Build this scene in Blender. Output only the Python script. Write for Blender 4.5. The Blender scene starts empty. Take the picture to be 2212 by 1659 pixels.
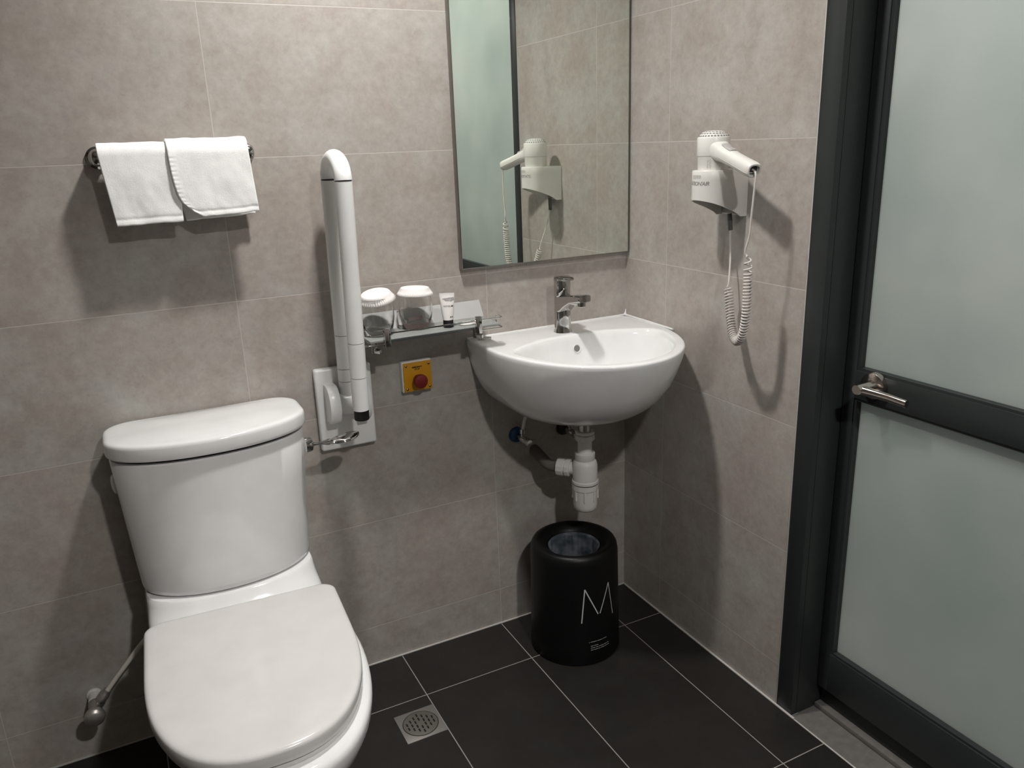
import bpy, bmesh, math, random
from mathutils import Vector, Matrix, noise
random.seed(7)
S = bpy.context.scene
COL = S.collection
PI = math.pi

# ------------------------------------------------------------------ helpers
class MB:
    """collects verts / faces of ONE mesh"""
    def __init__(s): s.v = []; s.f = []
    def add(s, vs, fs):
        o = len(s.v); s.v += [Vector(p) for p in vs]; s.f += [tuple(i + o for i in f) for f in fs]; return s
    def box(s, x0, x1, y0, y1, z0, z1, bev=0.0, seg=2):
        bm = bmesh.new(); bmesh.ops.create_cube(bm, size=1)
        for v in bm.verts:
            v.co = Vector((x0 + (v.co.x + .5) * (x1 - x0), y0 + (v.co.y + .5) * (y1 - y0), z0 + (v.co.z + .5) * (z1 - z0)))
        if bev > 0: bmesh.ops.bevel(bm, geom=bm.edges[:], offset=bev, segments=seg, profile=.5, affect='EDGES')
        return s.from_bm(bm)
    def from_bm(s, bm):
        bm.verts.ensure_lookup_table(); bm.verts.index_update()
        s.add([v.co.copy() for v in bm.verts], [[v.index for v in f.verts] for f in bm.faces]); bm.free(); return s
    def loft(s, secs, cap0=True, cap1=True, closed=True):
        n = len(secs[0]); vs = [p for sec in secs for p in sec]; fs = []
        for i in range(len(secs) - 1):
            for j in range(n if closed else n - 1):
                k = (j + 1) % n
                fs.append((i * n + j, i * n + k, (i + 1) * n + k, (i + 1) * n + j))
        if cap0: fs.append(tuple(range(n))[::-1])
        if cap1: fs.append(tuple(range((len(secs) - 1) * n, len(secs) * n)))
        return s.add(vs, fs)
    def lathe(s, prof, c=(0, 0, 0), axis=(0, 0, 1), n=32, cap=True):
        """prof: list of (r, h) along the axis"""
        q = Vector((0, 0, 1)).rotation_difference(Vector(axis).normalized()); c = Vector(c)
        secs = [[c + q @ Vector((r * math.cos(2 * PI * k / n), r * math.sin(2 * PI * k / n), h)) for k in range(n)] for r, h in prof]
        return s.loft(secs, cap, cap)
    def tube(s, pts, r, n=12, cap=True, closed=False):
        pts = [Vector(p) for p in pts]; N = len(pts); secs = []
        up = None
        for i, p in enumerate(pts):
            a = pts[(i - 1) % N] if (closed or i > 0) else p
            b = pts[(i + 1) % N] if (closed or i < N - 1) else p
            t = (b - a).normalized()
            if up is None:
                up = t.orthogonal().normalized()
            else:
                up = (up - t * up.dot(t)).normalized()
            bn = t.cross(up); rr = r[i] if isinstance(r, (list, tuple)) else r
            secs.append([p + (up * math.cos(2 * PI * k / n) + bn * math.sin(2 * PI * k / n)) * rr for k in range(n)])
        if closed: secs.append(secs[0]); cap = False
        return s.loft(secs, cap, cap)
    def build(s, name, mat, parent=None, smooth=40):
        me = bpy.data.meshes.new(name)
        o = bpy.data.objects.new(name, me); COL.objects.link(o)
        off = Vector((0, 0, 0)); q = parent
        while q is not None: off += q.location; q = q.parent
        me.from_pydata([v - off for v in s.v], [], s.f)
        bm = bmesh.new(); bm.from_mesh(me); bmesh.ops.recalc_face_normals(bm, faces=bm.faces[:]); bm.to_mesh(me); bm.free()
        if smooth:
            me.polygons.foreach_set('use_smooth', [True] * len(me.polygons))
            me.set_sharp_from_angle(angle=math.radians(smooth))
        me.materials.append(mat)
        if parent is not None: o.parent = parent
        return o

def thing(name, label, cat, loc, group=None):
    o = bpy.data.objects.new(name, None); COL.objects.link(o); o.location = loc; o.empty_display_size = .05
    o['label'] = label; o['category'] = cat
    if group: o['group'] = group
    return o
def tag(o, label, cat, group=None):
    o['label'] = label; o['category'] = cat
    if group: o['group'] = group
    return o
def struct(o, label=None):
    o['kind'] = 'structure'
    if label: o['label'] = label
    return o
def dup(root, delta, label):
    r = root.copy(); COL.objects.link(r); r.location = root.location + Vector(delta); r['label'] = label
    for ch in list(root.children):
        c = ch.copy(); COL.objects.link(c); c.parent = r
        for g in ch.children:
            d = g.copy(); COL.objects.link(d); d.parent = c
    return r
def arc(c, r, a0, a1, n, ax=0, ay=1):
    out = []
    for k in range(n + 1):
        a = a0 + (a1 - a0) * k / n; p = [c[0], c[1], c[2]]; p[ax] += r * math.cos(a); p[ay] += r * math.sin(a); out.append(Vector(p))
    return out
def catmull(P, n=12):
    P = [Vector(p) for p in P]; out = []
    for i in range(len(P) - 1):
        a = P[max(i - 1, 0)]; b = P[i]; c = P[i + 1]; d = P[min(i + 2, len(P) - 1)]
        for k in range(n):
            t = k / n
            out.append(.5 * ((2 * b) + (c - a) * t + (2 * a - 5 * b + 4 * c - d) * t * t + (3 * b - a - 3 * c + d) * t ** 3))
    out.append(P[-1]); return out
def text_polys(txt, size=1.0, shear=0.0, heavy=0.0, spacing=1.0):
    cu = bpy.data.curves.new('txt', 'FONT'); cu.body = txt; cu.size = size; cu.shear = shear; cu.offset = heavy
    cu.space_character = spacing; cu.align_x = 'CENTER'; cu.align_y = 'CENTER'; cu.resolution_u = 3
    o = bpy.data.objects.new('txt', cu); COL.objects.link(o)
    bpy.context.view_layer.update()
    me = bpy.data.meshes.new_from_object(o.evaluated_get(bpy.context.evaluated_depsgraph_get()))
    vs = [v.co.copy() for v in me.vertices]; fs = [tuple(p.vertices) for p in me.polygons]
    bpy.data.objects.remove(o); bpy.data.curves.remove(cu); bpy.data.meshes.remove(me)
    return vs, fs

# ------------------------------------------------------------------ materials
def mat(name, col, rough=.5, metal=0.0, spec=.5, coat=0.0, trans=0.0, ior=1.45, sss=0.0, bump=None, var=None, emit=None):
    m = bpy.data.materials.new(name); m.use_nodes = True; nt = m.node_tree; b = nt.nodes['Principled BSDF']
    b.inputs['Base Color'].default_value = (*col, 1); b.inputs['Roughness'].default_value = rough; b.inputs['Metallic'].default_value = metal
    b.inputs['Specular IOR Level'].default_value = spec; b.inputs['Coat Weight'].default_value = coat; b.inputs['Coat Roughness'].default_value = .05
    b.inputs['Transmission Weight'].default_value = trans; b.inputs['IOR'].default_value = ior
    if emit: b.inputs['Emission Color'].default_value = (*emit[0], 1); b.inputs['Emission Strength'].default_value = emit[1]
    tc = nt.nodes.new('ShaderNodeTexCoord')
    if bump:
        n = nt.nodes.new('ShaderNodeTexNoise'); n.inputs['Scale'].default_value = bump[0]; n.inputs['Detail'].default_value = 4
        nt.links.new(tc.outputs['Object'], n.inputs['Vector'])
        bp = nt.nodes.new('ShaderNodeBump'); bp.inputs['Strength'].default_value = bump[1]; bp.inputs['Distance'].default_value = bump[2]
        nt.links.new(n.outputs['Fac'], bp.inputs['Height']); nt.links.new(bp.outputs['Normal'], b.inputs['Normal'])
    sc, amt = var if var else (14, .035)
    n = nt.nodes.new('ShaderNodeTexNoise'); n.inputs['Scale'].default_value = sc; n.inputs['Detail'].default_value = 3
    nt.links.new(tc.outputs['Object'], n.inputs['Vector'])
    r = nt.nodes.new('ShaderNodeMapRange'); r.inputs['From Min'].default_value = .3; r.inputs['From Max'].default_value = .7
    r.inputs['To Min'].default_value = 1 - amt; r.inputs['To Max'].default_value = 1 + amt
    nt.links.new(n.outputs['Fac'], r.inputs['Value'])
    h = nt.nodes.new('ShaderNodeHueSaturation'); h.inputs['Color'].default_value = (*col, 1)
    nt.links.new(r.outputs['Result'], h.inputs['Value']); nt.links.new(h.outputs['Color'], b.inputs['Base Color'])
    return m

class NT:
    def __init__(s, m): s.nt = m.node_tree
    def n(s, t, **kw):
        x = s.nt.nodes.new(t)
        for k, v in kw.items(): setattr(x, k, v)
        return x
    def l(s, a, b): s.nt.links.new(a, b)
    def math(s, op, a, b=None, c=None):
        x = s.n('ShaderNodeMath', operation=op)
        for i, q in enumerate((a, b, c)):
            if q is None: continue
            if isinstance(q, (int, float)): x.inputs[i].default_value = q
            else: s.l(q, x.inputs[i])
        return x.outputs[0]
    def mix(s, fac, a, b, mode='MIX'):
        x = s.n('ShaderNodeMix', data_type='RGBA', blend_type=mode)
        if isinstance(fac, (int, float)): x.inputs[0].default_value = fac
        else: s.l(fac, x.inputs[0])
        for i, q in ((6, a), (7, b)):
            if isinstance(q, tuple): x.inputs[i].default_value = (*q, 1)
            else: s.l(q, x.inputs[i])
        return x.outputs[2]
    def rng(s, v, a, b, c, d):
        x = s.n('ShaderNodeMapRange'); s.l(v, x.inputs[0])
        for i, q in enumerate((a, b, c, d)): x.inputs[1 + i].default_value = q
        return x.outputs[0]

def tile_mat(name, ua, va, u0, w, v0, h, base, alt1, alt2, groutc, rough, line=.0009, cloud=1.0):
    m = bpy.data.materials.new(name); m.use_nodes = True; T = NT(m); b = m.node_tree.nodes['Principled BSDF']
    g = T.n('ShaderNodeNewGeometry'); sp = T.n('ShaderNodeSeparateXYZ'); T.l(g.outputs['Position'], sp.inputs[0])
    U = T.math('DIVIDE', T.math('SUBTRACT', sp.outputs[ua], u0), w); V = T.math('DIVIDE', T.math('SUBTRACT', sp.outputs[va], v0), h)
    def dist(X, sz):
        f = T.math('SUBTRACT', T.math('FRACT', X), .5)
        return T.math('MULTIPLY', T.math('SUBTRACT', .5, T.math('ABSOLUTE', f)), sz)
    d = T.math('MINIMUM', dist(U, w), dist(V, h))
    gm = T.rng(d, line * .7, line * 1.3, 1, 0)
    cid = T.n('ShaderNodeCombineXYZ'); T.l(T.math('FLOOR', U), cid.inputs[0]); T.l(T.math('FLOOR', V), cid.inputs[1])
    wn = T.n('ShaderNodeTexWhiteNoise', noise_dimensions='3D'); T.l(cid.outputs[0], wn.inputs[0])
    vm = T.n('ShaderNodeVectorMath', operation='SCALE'); T.l(wn.outputs['Color'], vm.inputs[0]); vm.inputs['Scale'].default_value = 37
    va_ = T.n('ShaderNodeVectorMath', operation='ADD'); T.l(g.outputs['Position'], va_.inputs[0]); T.l(vm.outputs[0], va_.inputs[1])
    def nz(sc, det, ro=.6, dis=0):
        x = T.n('ShaderNodeTexNoise'); x.inputs['Scale'].default_value = sc; x.inputs['Detail'].default_value = det; x.inputs['Roughness'].default_value = ro
        x.inputs['Distortion'].default_value = dis; T.l(va_.outputs[0], x.inputs['Vector']); return x.outputs['Fac']
    n1 = T.rng(nz(7, 6, .62, .4), .35, .66, 0, 1); n2 = T.rng(nz(13, 7, .7), .4, .66, 0, 1); n3 = nz(60, 5, .7); n4 = T.rng(nz(150, 2, .6), .62, .75, 0, 1)
    c = T.mix(n1, base, alt1); c = T.mix(T.math('MULTIPLY', n2, .55 * cloud), c, alt2)
    hs = T.n('ShaderNodeHueSaturation'); T.l(c, hs.inputs['Color'])
    val = T.math('ADD', T.rng(n3, .3, .7, 1 - .10 * cloud, 1 + .10 * cloud), T.rng(wn.outputs['Value'], 0, 1, -.02, .02))
    val = T.math('SUBTRACT', val, T.math('MULTIPLY', n4, .10 * cloud))
    T.l(val, hs.inputs['Value'])
    T.l(T.mix(gm, hs.outputs['Color'], groutc), b.inputs['Base Color'])
    T.l(T.rng(n2, 0, 1, rough - .05, rough + .06), b.inputs['Roughness'])
    b.inputs['Specular IOR Level'].default_value = .35
    bp = T.n('ShaderNodeBump'); bp.inputs['Strength'].default_value = .25; bp.inputs['Distance'].default_value = .0012
    hgt = T.math('SUBTRACT', T.math('MULTIPLY', n3, .12), gm); T.l(hgt, bp.inputs['Height']); T.l(bp.outputs['Normal'], b.inputs['Normal'])
    return m

ZE = .1113
WB, A1, A2, GR = (.400, .354, .322), (.440, .425, .395), (.315, .270, .236), (.52, .485, .455)
M_wall_b = tile_mat('wall_tile_back', 0, 2, -.4242, .604, ZE, .3, WB, A1, A2, GR, .42)
M_wall_r = tile_mat('wall_tile_right', 1, 2, -.1788, .604, ZE, .3, WB, A1, A2, GR, .42)
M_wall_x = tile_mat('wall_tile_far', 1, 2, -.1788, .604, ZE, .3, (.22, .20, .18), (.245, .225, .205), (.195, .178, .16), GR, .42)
M_floor = tile_mat('floor_tile', 0, 1, -.7272, .3005, -.1864, .603, (.0165, .0148, .013), (.022, .02, .0175), (.013, .0125, .0115), (.30, .28, .26), .42, .0012, .8)
M_ceil = mat('ceiling_paint', (.75, .74, .72), .8)
M_outer = mat('bedroom_paint', (.7, .71, .7), .8)
M_caulk = mat('grout_strip', (.50, .48, .45), .6)
M_cer = mat('ceramic_white', (.81, .81, .81), .08, spec=.5, coat=.3)
M_plast = mat('white_plastic', (.76, .755, .745), .22)
M_seat = mat('seat_plastic', (.69, .675, .665), .16)
M_rail = mat('rail_nylon', (.90, .905, .895), .25)
M_pp = mat('pipe_plastic', (.74, .715, .70), .4)
M_ppold = mat('waste_pipe_plastic', (.72, .66, .58), .45)
M_dry = mat('dryer_plastic', (.76, .745, .71), .25)
M_hold = mat('holder_plastic', (.70, .685, .65), .35)
M_cordm = mat('cord_rubber', (.62, .585, .555), .5)
M_chrome = mat('chrome', (.50, .49, .48), .06, 1.0, var=(30, .02))
M_brush = mat('satin_steel', (.58, .55, .50), .22, 1.0)
M_nickel = mat('nickel', (.66, .60, .54), .18, 1.0)
M_steel = mat('drain_steel', (.36, .345, .325), .42, .75)
M_drainhole = mat('drain_dark', (.006, .006, .005), .5)
M_black = mat('black_rubber', (.008, .008, .008), .45)
M_bin = mat('bin_black', (.0045, .0045, .0048), .42, spec=.3)
M_print = mat('white_print', (.55, .55, .54), .6)
M_door = mat('door_powder_coat', (.027, .0315, .0315), .36, spec=.4, bump=(900, .08, .0004))
M_sill = mat('threshold_stone', (.145, .138, .128), .4, var=(60, .12))
M_towel = mat('terry_cotton', (.93, .925, .92), .95, spec=.1, bump=(520, .28, .0018), var=(90, .02))
M_seam = mat('seam_grey', (.16, .155, .15), .6)
M_yellow = mat('yellow_plate', (.60, .28, .010), .35)
M_red = mat('red_button', (.17, .012, .010), .5)
M_ink = mat('black_ink', (.02, .015, .012), .5)
M_ink2 = mat('grey_ink', (.22, .21, .20), .6)
M_inkpale = mat('pale_ink', (.52, .51, .48), .6)
M_paper = mat('paper_white', (.84, .81, .79), .8)
M_frostshelf = mat('frosted_shelf_glass', (.50, .52, .50), .35, trans=.5, ior=1.3)
M_ledge = mat('frosted_back_strip', (.44, .435, .43), .4)
M_blue = mat('blue_flange', (.02, .07, .16), .4)
M_dark = mat('dark_flange', (.02, .019, .018), .3)
M_pink = mat('pink_packet', (.55, .40, .38), .5)
M_grille = mat('grille_shadow', (.38, .375, .36), .6)
M_slot = mat('vent_slot', (.20, .195, .19), .7)
M_wire = mat('light_lens', (.9, .9, .88), .4, emit=((1, .95, .9), 6))
M_silver = mat('mirror_silver', (.87, .91, .85), .0, 1.0, var=(5, .002))
M_glassclear = mat('clear_glass', (.97, .98, .97), .0, trans=1.0, ior=1.45, var=(5, .0))
M_clearplast = mat('cloudy_plastic', (.85, .84, .83), .2, trans=.5, ior=1.3)

def pattern_mat():
    m = mat('tube_print', (.05, .05, .05), .5); T = NT(m); b = m.node_tree.nodes['Principled BSDF']
    tc = T.n('ShaderNodeTexCoord'); v = T.n('ShaderNodeTexVoronoi'); v.inputs['Scale'].default_value = 900; T.l(tc.outputs['Object'], v.inputs['Vector'])
    k = T.rng(v.outputs['Distance'], .35, .5, 0, 1); T.l(T.mix(k, (.09, .085, .085), (.5, .48, .47)), b.inputs['Base Color']); return m
M_pattern = pattern_mat()

def frosted():
    m = bpy.data.materials.new('frosted_door_glass'); m.use_nodes = True; T = NT(m); nt = m.node_tree
    for x in list(nt.nodes):
        if x.type != 'OUTPUT_MATERIAL': nt.nodes.remove(x)
    out = [x for x in nt.nodes if x.type == 'OUTPUT_MATERIAL'][0]
    tc = T.n('ShaderNodeTexCoord'); nz = T.n('ShaderNodeTexNoise'); nz.inputs['Scale'].default_value = 3.2; nz.inputs['Detail'].default_value = 3
    T.l(tc.outputs['Object'], nz.inputs['Vector'])
    c = T.mix(T.rng(nz.outputs['Fac'], .3, .7, 0, 1), (.50, .54, .52), (.60, .62, .60))
    df = T.n('ShaderNodeBsdfDiffuse'); T.l(c, df.inputs[0])
    tr = T.n('ShaderNodeBsdfTranslucent'); T.l(c, tr.inputs[0])
    mx = T.n('ShaderNodeMixShader'); mx.inputs[0].default_value = .84; T.l(df.outputs[0], mx.inputs[1]); T.l(tr.outputs[0], mx.inputs[2])
    gl = T.n('ShaderNodeBsdfGlossy'); gl.inputs['Roughness'].default_value = .55; gl.inputs[0].default_value = (.9, .9, .9, 1)
    m2 = T.n('ShaderNodeMixShader'); m2.inputs[0].default_value = .04; T.l(mx.outputs[0], m2.inputs[1]); T.l(gl.outputs[0], m2.inputs[2])
    T.l(m2.outputs[0], out.inputs[0]); return m
M_frost = frosted()

def liner_mat():
    m = bpy.data.materials.new('bin_liner_film'); m.use_nodes = True; T = NT(m); b = m.node_tree.nodes['Principled BSDF']
    b.inputs['Base Color'].default_value = (.16, .19, .22, 1); b.inputs['Roughness'].default_value = .22
    tc = T.n('ShaderNodeTexCoord'); nz = T.n('ShaderNodeTexNoise'); nz.inputs['Scale'].default_value = 22; T.l(tc.outputs['Object'], nz.inputs['Vector'])
    T.l(T.mix(T.rng(nz.outputs['Fac'], .4, .6, 0, 1), (.05, .066, .085), (.17, .19, .215)), b.inputs['Base Color']); return m
M_liner = liner_mat()

# ------------------------------------------------------------------ room shell
XL, YF, H = -2.55, -2.75, 2.2
D0, D1, DT = -.641, -1.66, 2.1         # outer edges of the door frame
struct(MB().box(XL - .1, .12, .0, .1, 0, H).build('wall_back', M_wall_b, smooth=0))
w = MB().box(0, .12, D0, 0, 0, H).box(0, .12, YF, D1, 0, H).box(0, .12, D1, D0, DT, H)
struct(w.build('wall_right', M_wall_r, smooth=0))
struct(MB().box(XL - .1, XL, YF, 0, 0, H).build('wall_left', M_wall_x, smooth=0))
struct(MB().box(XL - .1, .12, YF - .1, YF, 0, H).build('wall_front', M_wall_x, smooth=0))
struct(MB().box(XL - .1, 0.0, YF - .1, .1, -.1, 0).build('floor', M_floor, smooth=0))
struct(MB().box(XL - .1, .12, YF - .1, .1, H, H + .1).build('ceiling', M_ceil, smooth=0))
# room beyond the frosted door
struct(MB().box(2.2, 2.3, -3.2, .8, -.1, 2.6).build('wall_bedroom', M_outer, smooth=0))
struct(MB().box(.12, 2.3, -3.2, .8, -.1, 0).build('floor_bedroom', mat('bedroom_floor', (.35, .33, .31), .7), smooth=0))
# grout lines along floor edge / frame edge
def strip(name, a): return struct(MB().box(*a, bev=.001).build(name, M_caulk))
strip('trim_1', (XL, 0, -.0045, 0, 0, .004))
strip('trim_2', (-.0055, 0, -.70, -.004, 0, .004))
strip('trim_3', (-.0012, .0, D0 - .0008, D0 + .0022, 0, 2.1))
strip('trim_4', (-.0042, .0, -1.66, -.70, -.001, .0012))

# ------------------------------------------------------------------ door
XD = .0765
door = bpy.data.objects.new('door_1', None); COL.objects.link(door); door.location = (.06, -1.15, 0); door['kind'] = 'structure'
door['label'] = 'dark metal framed door with frosted glass panes in the right wall'
J0, J1 = -.6872, -1.612
f = MB().box(0, .14, J0, D0, 0, DT, .0012).box(0, .14, D1, J1, 0, DT, .0012).box(0, .14, J1, J0, DT - .05, DT, .0012)
fr = f.build('door_frame', M_door, door)
MB().box(.016, .0165, J0 - .0006, J0, 0.002, DT - .05).build('frame_joint', M_black, fr, smooth=0)
MB().box(.118, .138, J0 - .02, J0, .02, DT - .05).box(.118, .138, J1, J1 + .02, .02, DT - .05).build('door_stop', M_door, fr, smooth=0)
L0, L1 = -.6895, -1.609
lz = (.062, .787, .8475, 2.045)
st = .0285
lf = MB()
lf.box(XD, XD + .04, L0 - st, L0, lz[0], lz[3], .0012).box(XD, XD + .04, L1, L1 + st, lz[0], lz[3], .0012)
RA, RB = L0 - st + .001, L1 + st - .001
lf.box(XD, XD + .04, RB, RA, lz[1], lz[2], .0012).box(XD, XD + .04, RB, RA, lz[0], .162, .0012).box(XD, XD + .04, RB, RA, 2.005, lz[3], .0012)
leaf = lf.build('door_leaf', M_door, door)
def bead(z0, z1):
    b = MB(); y0, y1 = L0 - st, L1 + st
    prof = [(0.0, .0015), (.0055, .0015), (.0055, .007), (.0065, .0155), (0.0, .0155)]   # (inset from opening edge, depth behind the face)
    secs = []
    for (iy, iz) in ((0, 0), (0, 1), (1, 1), (1, 0)):
        ring = []
        for ins, dep in prof:
            ring.append(Vector((XD + .0015 + dep, (y0 - ins) if iy == 0 else (y1 + ins), (z0 + ins) if iz == 0 else (z1 - ins))))
        secs.append(ring)
    secs.append(secs[0]); b.loft(secs, False, False); return b
bead(.162, lz[1]).build('glazing_bead', M_door, leaf, smooth=0)
bead(lz[2], 2.005).build('glazing_bead', M_door, leaf, smooth=0)
MB().box(XD + .016, XD + .022, RB, RA, .160, lz[1] + .003).build('glass_pane', M_frost, leaf, smooth=0)
MB().box(XD + .016, XD + .022, RB, RA, lz[2] - .003, 2.008).build('glass_pane', M_frost, leaf, smooth=0)
s = MB().box(.094, .14, J1, J0, .0, .052, .002).box(.101, .14, J1, J0, .052, .059, .001)
s.build('door_sill', M_door, door)
th = MB().box(0, .14, -1.66, -.6872, -.05, -.001)
struct(th.build('trim_5', M_sill, smooth=0))
struct(MB().box(.0745, .094, -1.612, -.6885, -.001, .012, .0015).build('trim_6', M_sill))
# lever handle
dh = bpy.data.objects.new('door_handle', None); COL.objects.link(dh); dh.parent = door; dh.location = Vector((XD, -.768, .8275)) - door.location
hx, hy, hz = XD, -.768, .8275
MB().lathe([(.0268, 0), (.0268, .0125), (.0250, .0140), (.0, .0140)], (hx, hy, hz), (-1, 0, 0), 36).build('rose', M_nickel, dh)
nk = MB().lathe([(.0135, .010), (.0125, .016), (.0105, .02), (.0105, .056), (.0095, .058), (.0, .058)], (hx, hy, hz), (-1, 0, 0), 24)
nk.build('neck', M_nickel, dh)
secs = []
for t, wx, wz in ((0.0, .009, .010), (.012, .0095, .0095), (.03, .0085, .0085), (.06, .0075, .0078), (.098, .0065, .0075), (.102, .0055, .007)):
    cx_, cy_, cz_ = hx - .047 + .012 * min(1, t / .05), hy - t + .004, hz - .0015 - .05 * t
    ring = []
    for k in range(16):
        a = 2 * PI * k / 16; ca, sa = math.cos(a), math.sin(a); e = .7
        ring.append((cx_ + wx * math.copysign(abs(ca) ** e, ca), cy_, cz_ + wz * math.copysign(abs(sa) ** e, sa)))
    secs.append(ring)
MB().loft(secs).build('lever', M_nickel, dh)

# ------------------------------------------------------------------ mirror
mr = thing('mirror', 'frameless-looking wall mirror in thin metal edging above the washbasin', 'mirror', (-.25, -.01, 1.028))
MX0, MX1, MZ0, MZ1 = -.4968, -.0035, 1.0282, 2.0
MB().box(MX0 + .0022, MX1 - .0022, -.0178, -.002, MZ0 + .0022, MZ1 - .0022).build('mirror_glass', M_silver, mr, smooth=0)
e = MB()
for a in ((MX0, MX0 + .0026, MZ0, MZ1), (MX1 - .0026, MX1, MZ0, MZ1), (MX0 + .0026, MX1 - .0026, MZ0, MZ0 + .0026), (MX0 + .0026, MX1 - .0026, MZ1 - .0026, MZ1)):
    e.box(a[0], a[1], -.0192, -.001, a[2], a[3], .0008)
e.build('metal_edging', mat('mirror_edge', (.30, .29, .27), .28, 1.0), mr)

# ------------------------------------------------------------------ outlines
def dshape(xc, hw, yb, ym, yf, n=2.0, N=40, rb=0.0, z=0.0, rot=0.0, nb=8):
    """closed D outline: straight back edge at yb (with corner radius rb), sides to ym, superellipse front to yf"""
    P = []
    if rb > 0:
        P += [(xc - hw + rb + rb * math.cos(a), yb - rb + rb * math.sin(a)) for a in [PI / 2 + PI / 2 * k / 8 for k in range(9)]]
    else: P.append((xc - hw, yb))
    y_start = yb - rb
    for k in range(1, 6): P.append((xc - hw, y_start + (ym - y_start) * k / 6))
    for k in range(N + 1):
        a = PI * k / N; c, s_ = math.cos(a), math.sin(a)
        P.append((xc - hw * math.copysign(abs(c) ** (2 / n), c), ym - (ym - yf) * abs(s_) ** (2 / n)))
    for k in range(5, 0, -1): P.append((xc + hw, y_start + (ym - y_start) * k / 6))
    if rb > 0:
        P += [(xc + hw - rb + rb * math.cos(a), yb - rb + rb * math.sin(a)) for a in [PI / 2 * k / 8 for k in range(9)]]
    else: P.append((xc + hw, yb))
    x0, x1 = P[-1][0], P[0][0]
    for k in range(1, nb): P.append((x0 + (x1 - x0) * k / nb, yb))
    if rot:
        c, s_ = math.cos(rot), math.sin(rot); ox, oy = xc, yb
        P = [(ox + (x - ox) * c - (y - oy) * s_, oy + (x - ox) * s_ + (y - oy) * c) for x, y in P]
    return [Vector((x, y, z)) for x, y in P]

# ------------------------------------------------------------------ toilet
XC = -1.134
toilet = thing('toilet', 'white close-coupled ceramic toilet with its lid shut beneath the towel rail', 'toilet', (XC, -.35, 0))
def bowl_sec(z, hw, yb, ym, yf, n):
    P = dshape(XC + .003, hw, yb, ym, yf, n, z=z)
    lim = .170                                          # the rim narrows to the width of the cistern deck at the back
    for p in P:
        t = min(1, max(0, (p.y + .44) / .20)); t = t * t * (3 - 2 * t)
        if hw > lim: p.x = XC + .003 * (1 - t) + (p.x - XC - .003) * (1 + (lim / hw - 1) * t)
    return P
b = MB()
b.loft([bowl_sec(*a) for a in (
    (.0, .112, -.02, -.30, -.50, 2.4), (.03, .110, -.02, -.30, -.505, 2.4), (.10, .108, -.02, -.30, -.53, 2.3), (.16, .114, -.02, -.31, -.57, 2.25), (.22, .131, -.02, -.34, -.63, 2.2),
    (.28, .156, -.02, -.38, -.692, 2.2), (.33, .176, -.02, -.41, -.737, 2.2), (.365, .186, -.02, -.42, -.757, 2.2), (.385, .1885, -.02, -.42, -.762, 2.2), (.394, .1875, -.02, -.42, -.760, 2.2),
    (.399, .183, -.022, -.42, -.755, 2.2), (.401, .174, -.03, -.42, -.745, 2.2))])
b.loft([dshape(XC, hw, -.02, ym, yf, 2.3, z=z) for z, hw, ym, yf in (
    (.36, .178, -.20, -.33), (.398, .178, -.19, -.305), (.408, .176, -.175, -.275), (.420, .1745, -.155, -.248), (.432, .174, -.145, -.232), (.440, .1735, -.14, -.224), (.4435, .171, -.14, -.219))])
b.build('bowl', M_cer, toilet)
def tank_sec(z, hw, yf, ym=-.105, yb=-.012, rb=.018): return dshape(XC, hw, yb, ym, yf, 2.05, rb=rb, z=z)
b = MB().loft([tank_sec(*a) for a in ((.4465, .170, -.207), (.4475, .1745, -.214), (.452, .177, -.2175), (.46, .178, -.218), (.55, .1835, -.2165), (.65, .1895, -.213), (.738, .194, -.209), (.741, .192, -.206), (.742, .17, -.18))])
b.build('tank', M_cer, toilet)
MB().loft([tank_sec(.4415, .160, -.20), tank_sec(.449, .160, -.20)]).build('tank_gasket', M_black, toilet)
MB().loft([tank_sec(.740, .186, -.198), tank_sec(.757, .186, -.198)]).build('neck_gap_shade', M_black, toilet)  # neck coloured black to stand in for shade in the gap below the lid
L0_ = dshape(XC, .1995, -.005, -.112, -.2185, 2.05, rb=.052)
def lid_sec(z, d, f=1.0):
    """lid outline pulled in by d metres, or shrunk by f about its middle"""
    out = []
    for p in L0_:
        q = Vector((p.x - XC, p.y + .108, 0)); r = q.length
        q = q * max(0, (r - d) / r) * f
        out.append(Vector((XC + q.x, -.108 + q.y, z)))
    return out
b = MB().loft([lid_sec(.7520, .010), lid_sec(.7500, .0055), lid_sec(.7505, .0030), lid_sec(.7530, .0008), lid_sec(.757, 0), lid_sec(.7755, 0), lid_sec(.7800, .0012), lid_sec(.7828, .0040), lid_sec(.7842, .0085), lid_sec(.7850, .016), lid_sec(.7856, 0, .84), lid_sec(.7868, 0, .76), lid_sec(.7888, 0, .66), lid_sec(.7905, 0, .5), lid_sec(.7916, 0, .3), lid_sec(.7918, 0, .1)])
b.build('tank_lid', M_cer, toilet)
ROT = math.radians(-3.0)
def seat_sec(z, ins): return dshape(XC + .0005, .1862 - ins, -.270 - ins * .9, -.44, -.738 + ins, 2.45, rb=.030, z=z, rot=ROT)
MB().loft([seat_sec(.4015, .012), seat_sec(.4015, .006), seat_sec(.404, .0045), seat_sec(.4115, .0045), seat_sec(.413, .007)]).build('seat', M_seat, toilet)
MB().loft([seat_sec(.4130, .02), seat_sec(.4135, .004), seat_sec(.4155, .001), seat_sec(.418, 0), seat_sec(.4345, .0002), seat_sec(.4385, .0014), seat_sec(.4412, .0045), seat_sec(.4425, .0095), seat_sec(.4432, .018), seat_sec(.4438, .06)]).build('seat_lid', M_seat, toilet, smooth=60)
hb = MB()
for dx in (-.075, .075): MB().box(XC + dx - .018, XC + dx + .018, -.285, -.245, .400, .418, .004).build('hinge', M_seat, toilet)
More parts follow.
